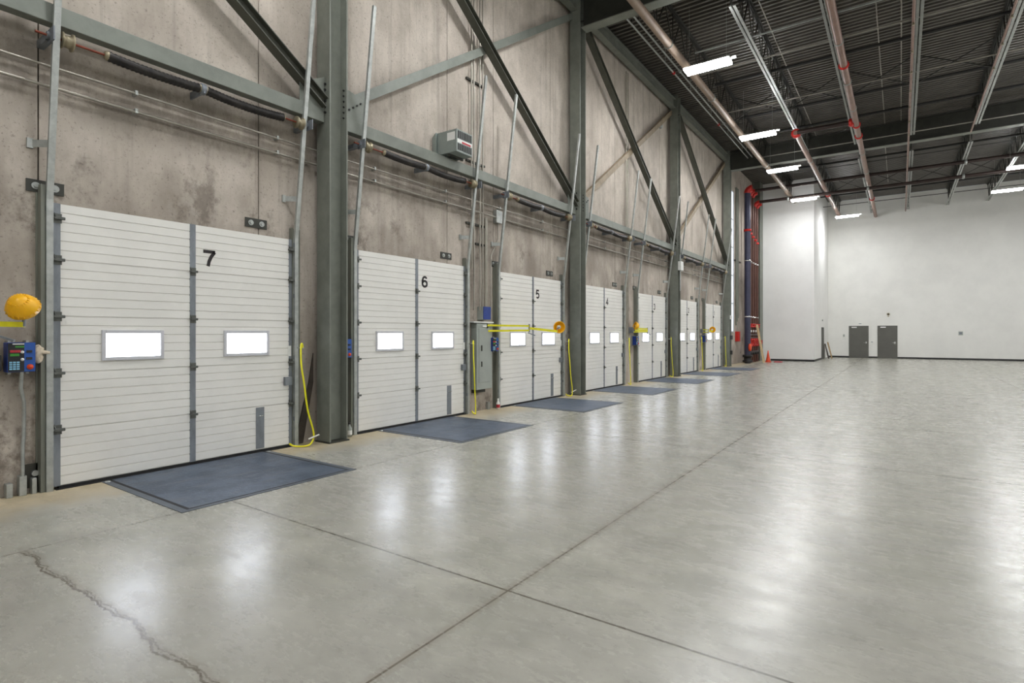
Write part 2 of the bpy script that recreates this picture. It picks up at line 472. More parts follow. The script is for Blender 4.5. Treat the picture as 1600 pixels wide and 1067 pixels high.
def overhead_door(yc, num):
    r = thing('overhead_door', (XD - .02, yc, 0), 'white sectional dock door marked with the number %s' % num, 'dock door', 'white dock doors along the concrete wall')
    hw = 1.36; Z0 = .03; H = 3.0 / 5
    for s in range(5):
        za = Z0 + s * H; m = MB()
        # ribbed profile (x, z) extruded along y
        pr = [(XD - .05, za + .001)]; nr = 6; p = H / nr
        for i in range(nr):
            b = za + i * p
            pr += [(XD - .010, b + .001), (XD - .010, b + .007), (XD, b + .011), (XD, b + p - .003)]
        pr += [(XD - .010, za + H - .001), (XD - .05, za + H - .001)]
        for a, b in ((yc - 1.35, yc - .035), (yc + .035, yc + 1.345)):
            m.prism(pr, 'y', a, b)
        m.build('door_section', 'door', r)
    for nm_, a, b in (('end_stile', yc - 1.43, yc - 1.35), ('end_stile', yc + 1.345, yc + 1.40), ('centre_stile', yc - .035, yc + .035)):
        MB().box(XD - .05, XD + .004, a, b, Z0, Z0 + 3.0).build(nm_, 'galv_blue', r, 'galvanised metal stile')
    MB().box(XD - .05, XD - .002, yc - hw, yc + hw, 0, Z0).build('bottom_seal', 'rubber', r, 'black rubber seal')
    # hinges and rollers
    for yy, kind in ((yc - 1.375, -1), (yc, 0), (yc + 1.375, 1)):
        for i in range(1, 6):
            z = Z0 + i * H - (0.16 if i == 5 else 0)
            if kind == 0 and i == 5: continue
            h = MB(); h.box(XD + .004, XD + .012, yy - .035, yy + .035, z - .05, z + .05)
            h.box(XD + .012, XD + .055, yy - .038, yy + .038, z - .012, z + .012); h.prism([(XD + .004, z + .012), (XD + .05, z + .012), (XD + .004, z + .06)], 'y', yy - .03, yy - .024)
            if kind: h.cyl((XD + .035, yy - .055, z), (XD + .035, yy + .055, z), .016, 8)
            else: h.cyl((XD + .035, yy - .045, z), (XD + .035, yy + .045, z), .014, 8)
            h.build('hinge', 'hinge_metal', r, 'hinge bracket')
    # windows
    for off in (-0.66, 0.71):
        a, b = yc + off - .32, yc + off + .32; z0, z1 = 1.345, 1.69
        f = MB(); q = .04
        f.box(XD, XD + .02, a, a + q, z0, z1); f.box(XD, XD + .02, b - q, b, z0, z1)
        f.box(XD, XD + .02, a + q, b - q, z0, z0 + q); f.box(XD, XD + .02, a + q, b - q, z1 - q, z1)
        fo = f.build('window_frame', 'frame_white', r, bevel=.004)
        MB().box(XD + .001, XD + .010, a + q, b - q, z0 + q, z1 - q).build('pane', 'day', fo, 'pane bright with daylight')
    # pull plate low on the right leaf
    k = MB().box(XD, XD + .008, yc + .84, yc + .96, .05, .62).build('pull_plate', 'galv_blue', r, 'grey steel plate')
    MB().tube([(XD + .008, yc + .87, .5), (XD + .03, yc + .88, .5), (XD + .03, yc + .94, .505), (XD + .008, yc + .95, .505)], .006, 6).build('handle', 'chrome', k)
    # lock box and sticker at the right edge
    MB().box(XD + .004, XD + .05, yc + hw - .10, yc + hw + .01, .90, 1.02).build('lock', 'galv_blue', r)
    MB().box(XD + .004, XD + .007, yc + hw - .03, yc + hw + .02, 1.32, 1.47).build('sticker', 'white_plastic', r, 'small white and red sticker')
    digit(num, yc + .21, 2.62, XD + .001, .165, .205, .042).build('door_number', 'number', r, 'black number ' + num)
    return r
WHO = {k: str(7 - k) for k in range(7)}
for k in range(7): overhead_door(3.45 + P * k, WHO[k])

# jambs, tracks, shafts
def side_track(yj, sgn, num, side):
    near = 'end nearer the camera' if side == 'left' else 'end farther from the camera'
    r = thing('door_track', (W + .02, yj, 0), 'leaning galvanised lift track at the %s edge of door %s' % (side, num), 'door track', 'lift tracks beside the dock doors')
    a = MB()
    # jamb: wall angle
    yo = yj + sgn * .035
    if sgn < 0:
        a.box(W, W + .11, yo - .035, yo + .003, 0, 3.2); a.box(W, W + .012, yo - .05, yo, 0, 3.2)
    else:
        a.box(W, W + .012, yo - .05, yo + .10, 0, 3.2)
        a.box(W, W + .09, yo - .075, yo - .065, 0, 3.2)
    a.build('jamb_angle', 'jamb', r, 'grey green steel jamb')
    # vertical track (C profile)
    x0 = XD + .055; b = MB()
    def trk(mb, p, q, mat='galv'):
        mb.beam(p, q, .058, .006, (1, 0, 0))
        dd = (Vector(q) - Vector(p)).normalized(); up = Vector((1, 0, 0)); sd = dd.cross(up).normalized(); u = sd.cross(dd).normalized()
        for sg in (-1, 1):
            o = sd * (sg * .027) - u * .018
            mb.beam(Vector(p) + o, Vector(q) + o, .005, .04, (1, 0, 0))
    xb = -7.27
    b = MB(); trk(b, (xb, yj, 0.0), (xb, yj, 3.05)); b.build('lower_track', 'galv', r)
    c = MB(); trk(c, (xb, yj, 3.05), (-6.80, yj, 6.82)); c.build('upper_track', 'galv', r)
    for z in (3.62,):
        xt = xb + (z - 3.05) / 3.77 * .47
        m = MB().beam((W + .02, yj - .12, z), (xt - .02, yj, z), .008, .075); m.box(W, W + .03, yj - .16, yj - .11, z - .05, z + .05)
        m.build('wall_bracket', 'galv', r)
    for z in (.4, 1.3, 2.2, 2.95):
        MB().box(W + .09, xb - .01, yj - .03, yj + .03, z - .03, z + .03).build('jamb_clip', 'galv_blue', r)
def bolt(mb, c, ax, r=.018, l=.02):
    c = Vector(c); ax = Vector(ax); mb.cyl(c, c + ax * l, r, 6); return mb
def anchor_plate(ya, num, side):
    z = 3.19
    r = solo(MB().box(W, W + .014, ya - .16, ya + .16, z - .065, z + .065), 'anchor_plate', 'dark_steel', 'bolted dark plate on the concrete over the %s corner of door %s' % (side, num), 'wall plate', 'bolted plates above the dock doors', .003)
    for dy in (-.08, .08):
        m = MB(); m.cyl((W + .014, ya + dy, z), (W + .02, ya + dy, z), .038, 14); m.cyl((W + .02, ya + dy, z), (W + .036, ya + dy, z), .022, 6)
        m.build('bolt', 'galv', r, 'pale bolt and washer')
XS = -7.10; ZS = 4.68
def shaft(yc, num):
    r = thing('torsion_spring_shaft', (XS, yc, ZS), 'black torsion springs on a rusty shaft above door %s' % num, 'door spring', 'torsion spring shafts above the doors')
    m = MB().cyl((XS, yc - 1.62, ZS), (XS, yc + 1.55, ZS), .013, 8); m.build('shaft', 'rust', r, 'rusty red shaft')
    def spring(a, b, sag):
        pts = []; rs = []; n = int((b - a) / .022)
        for i in range(n + 1):
            t = i / n; pts.append((XS, a + (b - a) * t, ZS - sag * 4 * t * (1 - t))); rs.append(.052 + (.006 if i % 2 else -.004))
        MB().tube(pts, rs, 12).build('spring', 'spring', r, 'black coil spring')
        for yy in (a, b):
            MB().lathe((XS, yy - .03, ZS), (0, 1, 0), [(0, .0), (0, .035), (.02, .05), (.045, .05), (.06, .03), (.06, 0)], 14).build('spring_cone', 'brass', r)
    spring(yc - 1.0, yc - .03, .02); spring(yc + .05, yc + 1.10, .03)
    m = MB(); m.box(W, XS + .05, yc + .0, yc + .02, ZS - .06, ZS + .03)
    m.lathe((XS, yc - .02, ZS), (0, 1, 0), [(0, 0), (0, .065), (.02, .07), (.03, .05), (.05, .07), (.06, .06), (.06, 0)], 16); m.build('centre_bearing', 'galv_blue', r)
    for sgn in (-1, 1):
        yy = yc + sgn * 1.36
        MB().lathe((XS, yy - .05, ZS), (0, 1, 0), [(0, .0), (0, .085), (.012, .085), (.014, .06), (.085, .066), (.087, .09), (.1, .09), (.1, 0)], 20).build('cable_drum', 'brass', r, 'cast cable drum')
        m = MB().box(XS - .05, -6.98, yc + sgn * 1.50 - .006, yc + sgn * 1.50 + .006, ZS - .07, ZS + .07)
        m.box(W, XS - .03, yc + sgn * 1.50 - .03, yc + sgn * 1.50 + .03, ZS - .045, ZS + .03)
        m.cyl((XS, yc + sgn * 1.50 - .03, ZS), (XS, yc + sgn * 1.50 + .03, ZS), .04, 12)
        m.build('bearing_plate', 'galv_blue', r)
for k in range(7):
    yc = 3.45 + P * k; n_ = WHO[k]
    side_track(yc - 1.455, -1, n_, 'left'); side_track(yc + 1.435, 1, n_, 'right')
    anchor_plate(yc - 1.46, n_, 'left'); anchor_plate(yc + .88, n_, 'right')
    shaft(yc, n_)
# dock levellers
for k in range(7):
    yc = 3.45 + P * k
    r = thing('dock_leveler', (-6.35, yc, 0), 'blue grey steel dock leveller plate in the floor before door %s' % WHO[k], 'dock leveller', 'dock leveller plates in the floor')
    a, b, x0, x1 = yc - 1.0, yc + 1.0, -7.27, -5.41
    m = MB(); m.box(x0, x1, a, a + .07, 0, .006); m.box(x0, x1, b - .07, b, 0, .006); m.box(x1 - .05, x1, a + .07, b - .07, 0, .006)
    m.build('curb_frame', 'kerb', r, 'grey steel edge frame')
    m = MB(); m.box(x0, x1 - .05, a + .07, a + .10, 0, .0075); m.box(x0, x1 - .05, b - .10, b - .07, 0, .0075); m.box(x1 - .07, x1 - .05, a + .10, b - .10, 0, .0075)
    m.build('gap', 'rubber', r, 'black gap around the plate')
    MB().box(x0, x1 - .07, a + .10, b - .10, 0, .008).build('deck_plate', 'leveler', r)
    m = MB(); m.box(x0 - .1, x0, yc - 1.4, yc + 1.4, 0, .004); m.build('lip_hinge', 'black', r)
    for yy in (a + .04, b - .04): MB().lathe((x0 + .06, yy, .006), (0, 0, 1), [(0, .03), (.008, .025), (.012, 0)], 12).build('bolt', 'galv', r)

# ================================================================== COLUMNS, GIRTS, BRACES
CY = [5.26 + 7.93 * k for k in range(-1, 4)]
cname = {0: 'just off the near end of the wall', 1: 'between doors 7 and 6', 2: 'between doors 5 and 4', 3: 'between doors 3 and 2', 4: 'just beyond door 1'}
for k, y0 in enumerate(CY):
    if k == 0: continue
    r = thing('steel_column', (-7.15, y0 + .165, 0), 'tall grey steel H column against the wall ' + cname[k], 'steel column', 'steel columns along the dock wall')
    x0, x1 = -7.31, -7.0
    MB().box(x0, x1, y0, y0 + .022, 0.02, HGT).build('flange', 'steel', r)
    MB().box(x0, x1, y0 + .308, y0 + .33, 0.02, HGT).build('flange', 'steel', r)
    MB().box(-7.165, -7.145, y0 + .022, y0 + .308, 0.02, HGT).build('web', 'steel', r)
    MB().box(x0 - .02, x1 + .02, y0 - .02, y0 + .35, 0, .02).build('base_plate', 'dark_steel', r)
    m = MB()
    for zi in range(6):
        for xx in (-7.20, -7.10):
            bolt(m, (xx, y0, 4.98 + zi * .085), (0, -1, 0))
        bolt(m, (-7.06, y0 + .308, 4.98 + zi * .085), (0, -1, 0), .014, .02)
    m.build('bolt', 'black', r, 'rows of dark connection bolts')
    if k in (1, 2, 3):
        g = MB().prism([(y0 + .33, 4.98), (y0 + .75, 5.02), (y0 + .75, 5.42), (y0 + .33, 5.50)], 'x', -7.14, -7.125)
        g.build('gusset_plate', 'steel_light', r, 'gusset plate')
        m = MB()
        for i in range(5): bolt(m, (-7.125, y0 + .38 + i * .075, 5.12 + i * .055), (1, 0, 0), .016, .02)
        m.build('bolt', 'black', r)
    g = MB().prism([(y0, 4.95), (y0 - .42, 5.0), (y0 - .42, 5.30), (y0, 5.52)], 'x', -7.14, -7.125)
    g.build('gusset_plate', 'steel_light', r, 'gusset plate')
bays = [(CY[0] + .33, CY[1]), (CY[1] + .33, CY[2]), (CY[2] + .33, CY[3]), (CY[3] + .33, CY[4])]
bn = ['the nearest door', 'the doors with the heater', 'the middle pair of doors', 'the two farthest doors']
for i, (a, b) in enumerate(bays):
    solo(MB().beam((-7.19, a + .01, 4.93), (-7.19, b - .01, 4.93), .14, .20), 'girt', 'steel_light', 'long grey horizontal steel tube beam just above %s' % bn[i], 'steel beam', 'horizontal steel beams over the doors', .006)
    solo(MB().ibeam((-7.115, a, 10.20), (-7.115, b, 5.10), .17, .15, .014), 'diagonal_brace', 'brace_shaded', 'shade-darkened diagonal brace sloping down toward the far end above %s' % bn[i], 'diagonal brace')
    if i:
        mm = 'steel_light' if i == 1 else 'rust_brace'
        ml = 'light grey' if i == 1 else 'tan coloured'
        solo(MB().beam((-7.27, a, 5.2), (-7.27, b, 10.18), .10, .16), 'diagonal_brace', mm, '%s diagonal brace sloping up toward the far end above %s' % (ml, bn[i]), 'diagonal brace')
    solo(MB().ibeam((-7.17, a - .0, 10.48), (-7.17, b, 10.48), .2, .35, .016), 'eave_beam', 'steel', 'dark steel beam along the wall top high above %s' % bn[i], 'steel beam')
# roof girders
for nm, yy in (('nearer', 13.36), ('farther', 29.21)):
    g = thing('roof_girder', (0, yy, 9.8), 'deep dark steel roof girder crossing the hall, the %s of two' % nm, 'roof girder', 'deep roof girders')
    MB().box(-6.98, XR, yy - .012, yy + .012, 9.82, 10.72).build('web', 'dark_steel', g)
    MB().box(-6.98, XR, yy - .16, yy + .16, 9.795, 9.82).build('flange', 'steel', g)
    MB().box(-6.98, XR, yy - .16, yy + .16, 10.72, 10.745).build('flange', 'dark_steel', g)
# joists
def joist(x, y0, y1, label, e0=.9, e1=1.1, cm='chord'):
    zt, zb = 10.74, 9.80
    r = thing('roof_joist', (x, (y0 + y1) / 2, zb), label, 'roof joist', 'open web roof joists')
    m = MB()
    for s in (-1, 1): m.box(x + s * .012, x + s * .075, y0, y1, zt + .035, zt + .045); m.box(x + s * .012, x + s * .022, y0, y1, zt - .03, zt + .035)
    m.build('top_chord', 'dark_steel', r)
    m = MB()
    for s in (-1, 1): m.box(x + s * .015, x + s * .08, y0 + e0, y1 - e1, zb - .05, zb - .04); m.box(x + s * .015, x + s * .025, y0 + e0, y1 - e1, zb - .04, zb + .02)
    m.build('bottom_chord', cm, r, 'pale double angle bottom chord')
    m = MB(); n = 24; ya = y0 + .15; st = (y1 - y0 - .3) / n
    for i in range(n):
        p = (x, ya + i * st, zt if i % 2 == 0 else zb - .03); q = (x, ya + (i + 1) * st, zb - .03 if i % 2 == 0 else zt)
        m.beam(p, q, .03, .03)
        if i % 2: m.beam((x, ya + i * st, zb), (x, ya + i * st, zt), .022, .022)
    m.build('web_bar', 'dark_steel', r)
jx = [-5.30, -3.42, -1.55, .40, 2.44, 4.36, 6.3]
for i, x in enumerate(jx[:5]): joist(x, 13.5, 29.05, 'open web roof joist before the farther girder, %s from the dock wall' % ORD[i], cm='galv' if i in (1, 4) else 'chord')  # outer joists' paler chords have hall lamp brightness put into their colour
for i, x in enumerate(jx): joist(x, 29.35, YB if i else YA, 'open web roof joist beyond the farther girder, %s from the dock wall' % ORD[i], 1.0, .0, 'galv' if i in (4, 5) else 'chord')
# bridging rows
for i, (yy, zz, mt, ds) in enumerate([(16.3, 9.78, 'galv', 'pale'), (17.9, 9.85, 'conduit', 'pale'), (21.4, 9.78, 'conduit', 'pale'), (24.2, 10.5, 'dark_steel', 'dark'),(27.7, 9.78, 'conduit', 'pale'),
     (31.4, 9.8, 'dark_steel', 'dark'), (34.0, 9.8, 'conduit', 'pale'), (37.5, 9.8, 'dark_steel', 'dark'), (41.0, 9.8, 'dark_steel', 'dark')]):
    solo(MB().box((-5.3 if yy < 36 else -4.1) if i else -4.9, 6.5, yy - .014, yy + .014, zz, zz + .035), 'joist_bridging', mt, '%s steel bridging angle across the joists, %s row from the nearer girder' % (ds, ORD[i]), 'bridging bar', 'bridging bars across the joists')
for j, yy in enumerate((22.4, 37.2)):
    for i in range(6):
        xa, xb = jx[i], jx[i + 1]
        if (j == 0 and i > 3) or (j == 1 and i == 0): continue
        m = MB(); m.beam((xa + .09, yy, 9.82), (xb - .09, yy, 10.7), .03, .03); m.beam((xa + .09, yy + .04, 10.7), (xb - .09, yy + .04, 9.82), .03, .03)
        solo(m, 'cross_bracing', 'dark_steel', 'dark X bracing between joists %s the farther girder, %s gap from the dock wall' % (('before', 'beyond')[j], ORD[i]), 'cross bracing', 'X bracing between the joists')
# ================================================================== ROOF PIPES
def pipe(name, pts, r, mt, label, parts=(), cat='pipe', group=None, n=14):
    """parts: list of (name, centre, axis, half length, radius, mat, label)"""
    t = thing(name, pts[0], label, cat, group)
    MB().tube(pts, r, n).build('pipe_run', mt, t)
    for nm, c, ax, hl, rr, m_, lb in parts:
        c = Vector(c); ax = Vector(ax)
        MB().lathe(c - ax * hl, ax, [(0, r * .9), (0, rr), (hl * .6, rr), (hl * .8, rr * 1.12), (hl * 1.2, rr * 1.12), (hl * 1.4, rr), (2 * hl, rr), (2 * hl, r * .9)], 16).build(nm, m_, t, lb)
    return t
Y_ = (0, 1, 0); X_ = (1, 0, 0); Z_ = (0, 0, 1)
def hang(x, ys, z, r):
    return [('pipe_hanger', (x, y, z), Y_, .012, r + .012, 'galv', 'thin hanger ring') for y in ys]
pipe('sprinkler_main', [(-5.16, 5, 9.5), (-5.16, 36.8, 9.5)], .11, 'pipe_tan', 'thick tan pipe running under the girders above the nearest row of lights', hang(-5.16, (14.8, 19, 23.5, 28, 33), 9.5, .11))
pipe('sprinkler_main', [(-1.36, 5, 9.5), (-1.36, 44.4, 9.5)], .10, 'pipe_brown', 'thick brown pipe with red couplings running along the roof',
     [('coupling', (-1.36, y, 9.5), Y_, .05, .125, 'red', 'red pipe coupling') for y in (18.9, 24.6, 26.0, 38.5)] + hang(-1.36, (17.3, 20.2, 22.7, 28.5, 32), 9.5, .10))
pipe('sprinkler_main', [(-3.36, 24.2, 9.5), (-3.36, 42.8, 9.5)], .10, 'pipe_brown', 'brown pipe starting at a red elbow under the second joist',
     [('coupling', (-3.36, 24.3, 9.5), Y_, .12, .16, 'red', 'red elbow'), ('coupling', (-3.36, 36.0, 9.5), Y_, .05, .125, 'red', 'red coupling')] + hang(-3.36, (28.5, 32, 39), 9.5, .1))
pipe('cross_pipe', [(-3.3, 24.2, 9.5), (-1.36, 24.2, 9.5)], .085, 'pipe_dark', 'dark red cross pipe joining the two brown roof pipes',
     [('coupling', (-1.5, 24.2, 9.5), X_, .08, .14, 'red', 'red coupling')])
t = pipe('sprinkler_branch', [(.27, 13.8, 9.62), (.27, 44.3, 9.62)], .035, 'pipe_brown', 'thin brown sprinkler line beside the fourth joist out from the dock wall')
for y in (17.5, 19.2, 20.7, 22.3, 23.9, 25.5, 27.2, 30.6):
    MB().lathe((.27, y, 9.52), (0, 0, 1), [(0, 0), (0, .035), (.02, .035), (.03, .015), (.08, .02)], 10).build('sprinkler_head', 'brass', t, 'small brass sprinkler head')
t = pipe('sprinkler_branch', [(2.28, 13.8, 9.62), (2.28, 28.4, 9.62)], .03, 'pipe_brown', 'thin brown sprinkler line beside the fifth joist out from the dock wall')
for y in (18.5, 20.1, 21.8): MB().lathe((2.28, y, 9.52), (0, 0, 1), [(0, 0), (0, .035), (.02, .035), (.03, .015), (.08, .02)], 10).build('sprinkler_head', 'brass', t, 'small brass sprinkler head')
for i, yy in enumerate((15.0, 19.6, 23.2, 25.6, 31.9, 35.6, 39.5)):
    pipe('cross_pipe', [((-5.2 if yy < 36 else -4.1) if i else -3.4, yy, 10.15), (6.5, yy, 10.15)], .05, 'black', 'thin dark pipe crossing under the deck, %s from the nearer girder' % ORD[i], (), 'pipe', 'thin dark pipes crossing under the deck', 8)
for i, x in enumerate((-6.1, -5.9)):
    pts = [(x, 13.8, 10.2), (x, 28.8, 10.2)]
    _t = pipe('roof_conduit', pts, .025, 'galv', 'pale conduit pair under the deck at the dock wall, %s one' % ('wall side', 'hall side')[i], [('coupling', (x, y, 10.2), Y_, .05, .045, 'red' if not i else 'galv', None) for y in (14.0, 18.0, 23.5)], 'conduit', None, 8)
    for y in (14.6, 17.2, 19.8, 22.4, 25.0, 27.6): MB().cyl((x, y, 10.2), (x, y, HGT), .008, 6).build('hanger_rod', 'galv', _t)
for i, (x, ye, z) in enumerate(((-.55, 28.7, 10.66), (.02, 28.7, 10.66), (-3.13, 28.5, 10.6), (-.6, 40, 10.66))):
    y0 = 13.6 if i < 3 else 30
    pipe('roof_conduit', [(x, y0, z), (x, ye, z)], .016, 'conduit', ['thin pale conduit running left of the sprinkler line with brass heads', 'thin yellowish conduit running close beside the fourth joist', 'thin pale conduit beside the second joist', 'thin pale conduit on the deck beyond the farther girder'][i], (), 'conduit', None, 6)

# ================================================================== LIGHTS
def ceiling_light(x, y, label, z=9.0):
    r = thing('ceiling_light', (x, y, z), label, 'ceiling light', 'bright linear high bay lights')
    m = MB(); m.prism([(y - .22, z + .03), (y + .22, z + .03), (y + .10, z + .10), (y - .10, z + .10)], 'x', x - .61, x + .61); m.build('housing', 'white_plastic', r, 'white metal housing')
    MB().box(x - .60, x + .60, y - .21, y + .21, z - .02, z + .03).build('lens', 'lens', r, 'glowing lens')
    m = MB()
    for dx in (-.5, .5): m.cyl((x + dx, y, z + .1), (x + dx, y, HGT), .004, 5)
    m.build('suspension_wire', 'galv', r)
    MB().box(x + .61, x + .75, y - .03, y + .03, z + .05, z + .10).build('sensor', 'white_plastic', r)
row1 = [15.65, 22.2, 27.45, 34.2]
for i, y in enumerate(row1): ceiling_light(-4.36, y, 'bright ceiling light beneath the thick tan pipe, %s from the near end of the row' % ORD[i])
ceiling_light(-2.75, 40.7, 'ceiling light hanging before the back wall between the white room and door pair')
ceiling_light(4.5, 38.05, 'ceiling light closest to the back wall over the open hall')
ceiling_light(4.5, 33.0, 'ceiling light next nearer than the one closest to the back wall')
for x, ys in ((-4.36, (9.4, 3.2, -3)), (4.5, (26.8, 20.6, 14.4, 8.2, 2, -4)), (11, (38, 32, 26, 20, 14, 8, 2, -4))):
    for y in ys: ceiling_light(x, y, 'ceiling light out over the part of the hall around and behind the camera')

# ================================================================== WALL CONDUITS AND EQUIPMENT
for i, (z0, z1) in enumerate(((4.47, 4.40), (4.26, 4.17))):
    t = thing('wall_conduit', (W + .05, 0, z0), 'long thin metal conduit along the wall above the doors, the %s of two' % ('upper', 'lower')[i], 'conduit', 'long conduits along the dock wall')
    MB().tube([(W + .07, -2, z0), (W + .07, 5.3, (z0 * 2 + z1) / 3), (W + .07, 29.0, z1)], .014 + .003 * i, 8).build('conduit_run', 'conduit', t)
    for q in range(16): MB().box(W, W + .09, 1.0 + q * 1.8, 1.03 + q * 1.8, z0 - .03 - q * .004 , z0 + .02 - q * .004).build('strap', 'galv', t)
def vconduits(ys, z0, z1, who, mt='conduit', r=.017):
    for i, y in enumerate(ys):
        z_ = z0[i] if isinstance(z0, (list, tuple)) else z0
        solo(MB().tube([(W + .07, y, z_), (W + .07, y, z1)], r, 8), 'wall_conduit', mt, 'vertical conduit %s, %s from its nearer side' % (who, ORD[i]), 'conduit', 'vertical conduits ' + who)
vconduits((9.02, 9.10, 9.30, 9.40), (3.0, 2.14, 2.14, 1.95), 10.2, 'beside the tall grey electrical panel')
vconduits((9.50, 9.54), (2.22, 2.22), 4.15, 'above the blue cabinet')
vconduits((17.0, 17.15), 1.4, 10.2, 'above the third arm light')
vconduits((25.0, 25.1), 1.4, 4.3, 'above the farthest arm light')
for i, z in enumerate((6.95, 5.25, 3.95, 3.55)):
    solo(MB().box(W, W + .045, 8.9 if i != 3 else 9.2, 9.52, z - .02, z + .02), 'conduit_clamp_rail', 'dark_steel', 'short conduit clamp rail between doors 6 and 5, %s from the top' % ORD[i], 'clamp rail', 'clamp rails on the conduits')
m = MB().tube([(W + .05, 9.98, 4.1), (W + .05, 9.98, 3.75), (W + .05, 9.72, 3.35), (W + .05, 9.72, 2.1)], .014, 8)
solo(m, 'wall_conduit', 'conduit', 'bent conduit dropping from the small junction box left of door 5', 'conduit')
solo(MB().box(W, W + .1, 9.86, 10.08, 4.1, 4.38), 'junction_box', 'galv', 'small square metal junction box above the left track of door 5', 'junction box', None, .006)
# unit heater on the girt
r = thing('wall_heater', (-7.08, 8.2, 5.03), 'grey unit with a slotted front standing on the beam over door 6', 'heater')
MB().box(-7.30, -6.82, 7.95, 8.42, 5.07, 5.50).build('body', 'heater', r, bevel=.01)
MB().prism([(-7.30, 5.07), (-7.39, 5.10), (-7.39, 5.42), (-7.30, 5.50)], 'y', 7.90, 8.47).build('back_panel', 'heater', r)
m = MB()
for b0, b1 in ((5.33, 5.47), (5.11, 5.23)):
    for i in range(8): m.box(-6.822, -6.815, 7.985 + i * .052, 8.02 + i * .052, b0, b1)
m.build('vent_slots', 'black', r, 'two rows of black slots')
MB().box(-6.822, -6.815, 7.97, 8.40, 5.245, 5.315).build('label_strip', 'white_plastic', r, 'white and red label strip')
MB().box(-6.814, -6.812, 8.10, 8.36, 5.25, 5.285).build('red_lettering', 'btn_red', r)
MB().box(-7.05, -6.86, 7.945, 7.95, 5.30, 5.45).build('data_plate', 'white_plastic', r)
m = MB().box(-7.24, -7.20, 7.98, 8.39, 5.03, 5.07); m.box(-6.98 - .04, -6.98 - .08, 7.98, 8.39, 5.03, 5.07); m.build('foot', 'dark_steel', r)
# electrical panel
r = thing('electrical_panel', (W + .06, 9.32, .4), 'tall grey electrical panel on the wall between doors 6 and 5', 'electrical panel')
MB().box(W + .002, W + .16, 9.08, 9.62, .47, 1.86).build('cabinet', 'panel_grey', r, bevel=.006)
MB().box(W + .16, W + .168, 9.15, 9.55, .62, 1.76).build('panel_door', 'panel_grey', r, bevel=.003)
m = MB(); m.box(W + .168, W + .18, 9.22, 9.25, 1.28, 1.40); m.box(W + .168, W + .18, 9.22, 9.25, .95, 1.06); m.build('latch', 'dark_steel', r)
MB().box(W + .16, W + .166, 9.28, 9.42, 1.79, 1.82).build('name_plate', 'white_plastic', r)
MB().box(W + .002, W + .09, 9.10, 9.46, .40, .47).build('wire_trough', 'dark_steel', r)
solo(MB().box(W + .002, W + .17, 8.98, 9.66, 1.875, 1.90), 'shelf', 'white_plastic', 'thin pale ledge on top of the grey electrical panel', 'ledge')
r = thing('blue_cabinet', (W + .06, 9.44, 1.96), 'blue fronted control cabinet above the grey electrical panel', 'control cabinet')
MB().box(W + .002, W + .15, 9.30, 9.56, 1.94, 2.22).build('enclosure', 'panel_grey', r, bevel=.004)
MB().box(W + .15, W + .165, 9.31, 9.56, 1.95, 2.22).build('front_cover', 'navy', r, 'blue cover')

# leveller control boxes
def control_box(yc, num):
    r = thing('control_box', (W + .1, yc, 1.25), 'blue and black dock control box beside the left track of door %s' % num, 'control box', 'dock control boxes')
    x = -7.20
    MB().box(x - .13, x, yc - .10, yc + .12, 1.265, 1.56).build('enclosure', 'navy', r, bevel=.006)
    MB().box(x, x + .004, yc - .095, yc + .03, 1.27, 1.555).build('button_panel', 'screen_black', r, 'black half of the face')
    MB().box(x, x + .004, yc + .03, yc + .115, 1.27, 1.555).build('button_panel', 'blue', r, 'blue half of the face')
    MB().box(x + .004, x + .012, yc - .08, yc - .0, 1.46, 1.485).build('button', 'btn_red', r, 'red button')
    MB().box(x + .004, x + .012, yc - .08, yc - .01, 1.425, 1.45).build('button', 'green', r, 'green button')
    MB().box(x + .004, x + .008, yc - .04, yc + .03, 1.51, 1.525).build('button', 'green', r, 'green strip')
    for z in (1.39, 1.465): MB().lathe((x + .004, yc + .015, z), (1, 0, 0), [(0, .015), (.012, .013), (.014, 0)], 12).build('button', 'white_plastic', r, 'round white button')
    m = MB()
    for i in range(3):
        for j in range(4): m.box(x + .004, x + .008, yc - .085 + i * .028, yc - .063 + i * .028, 1.29 + j * .022, 1.305 + j * .022)
    m.build('keypad', 'cyan', r, 'pale blue keypad')
    for z in (1.40, 1.47): MB().box(x + .004, x + .014, yc + .045, yc + .09, z - .012, z + .012).build('switch', 'black', r)
    m = MB().lathe((x + .004, yc + .075, 1.315), (1, 0, 0), [(0, .027), (.008, .027), (.009, .016), (.022, .015), (.024, 0)], 14); m.build('stop_button', 'orange_red', r, 'round orange stop button')
    MB().box(x + .004, x + .006, yc - .06, yc + .03, 1.54, 1.55).build('lettering', 'white_plastic', r)
    for dy in (-.06, .08): MB().box(W, x - .1, yc + dy - .012, yc + dy + .012, 1.24, 1.58).build('mounting_strut', 'galv', r)
for k in range(7): control_box(1.74 + P * k, WHO[k])
# near corner extras beside door 7
solo(MB().tube([(-7.24, 1.76, 1.265), (-7.25, 1.755, 1.1), (-7.33, 1.80, .95), (-7.34, 1.80, .6), (-7.33, 1.79, .5), (-7.33, 1.79, .20)], .017, 10), 'wall_conduit', 'galv', 'grey conduit dropping from the control box left of door 7 to the floor', 'conduit')
for i, (a, b, z) in enumerate(((1.66, 1.71, .14), (1.76, 1.82, .20), (1.86, 1.90, .16))):
    solo(MB().box(W, W + .09, a - .0, b, 0, z), 'conduit_fitting', 'galv', ['leftmost small grey conduit box at the floor left of door 7', 'grey conduit fitting at the floor under the dropping conduit left of door 7', 'rightmost short grey conduit stub at the floor left of door 7'][i], 'conduit fitting', None, .005)
m = MB().box(W, W + .012, 1.80, 1.98, .05, .30)
r = solo(m, 'anchor_plate', 'dark_steel', 'dark plate with one pale round bolt low on the wall left of door 7', 'wall plate')
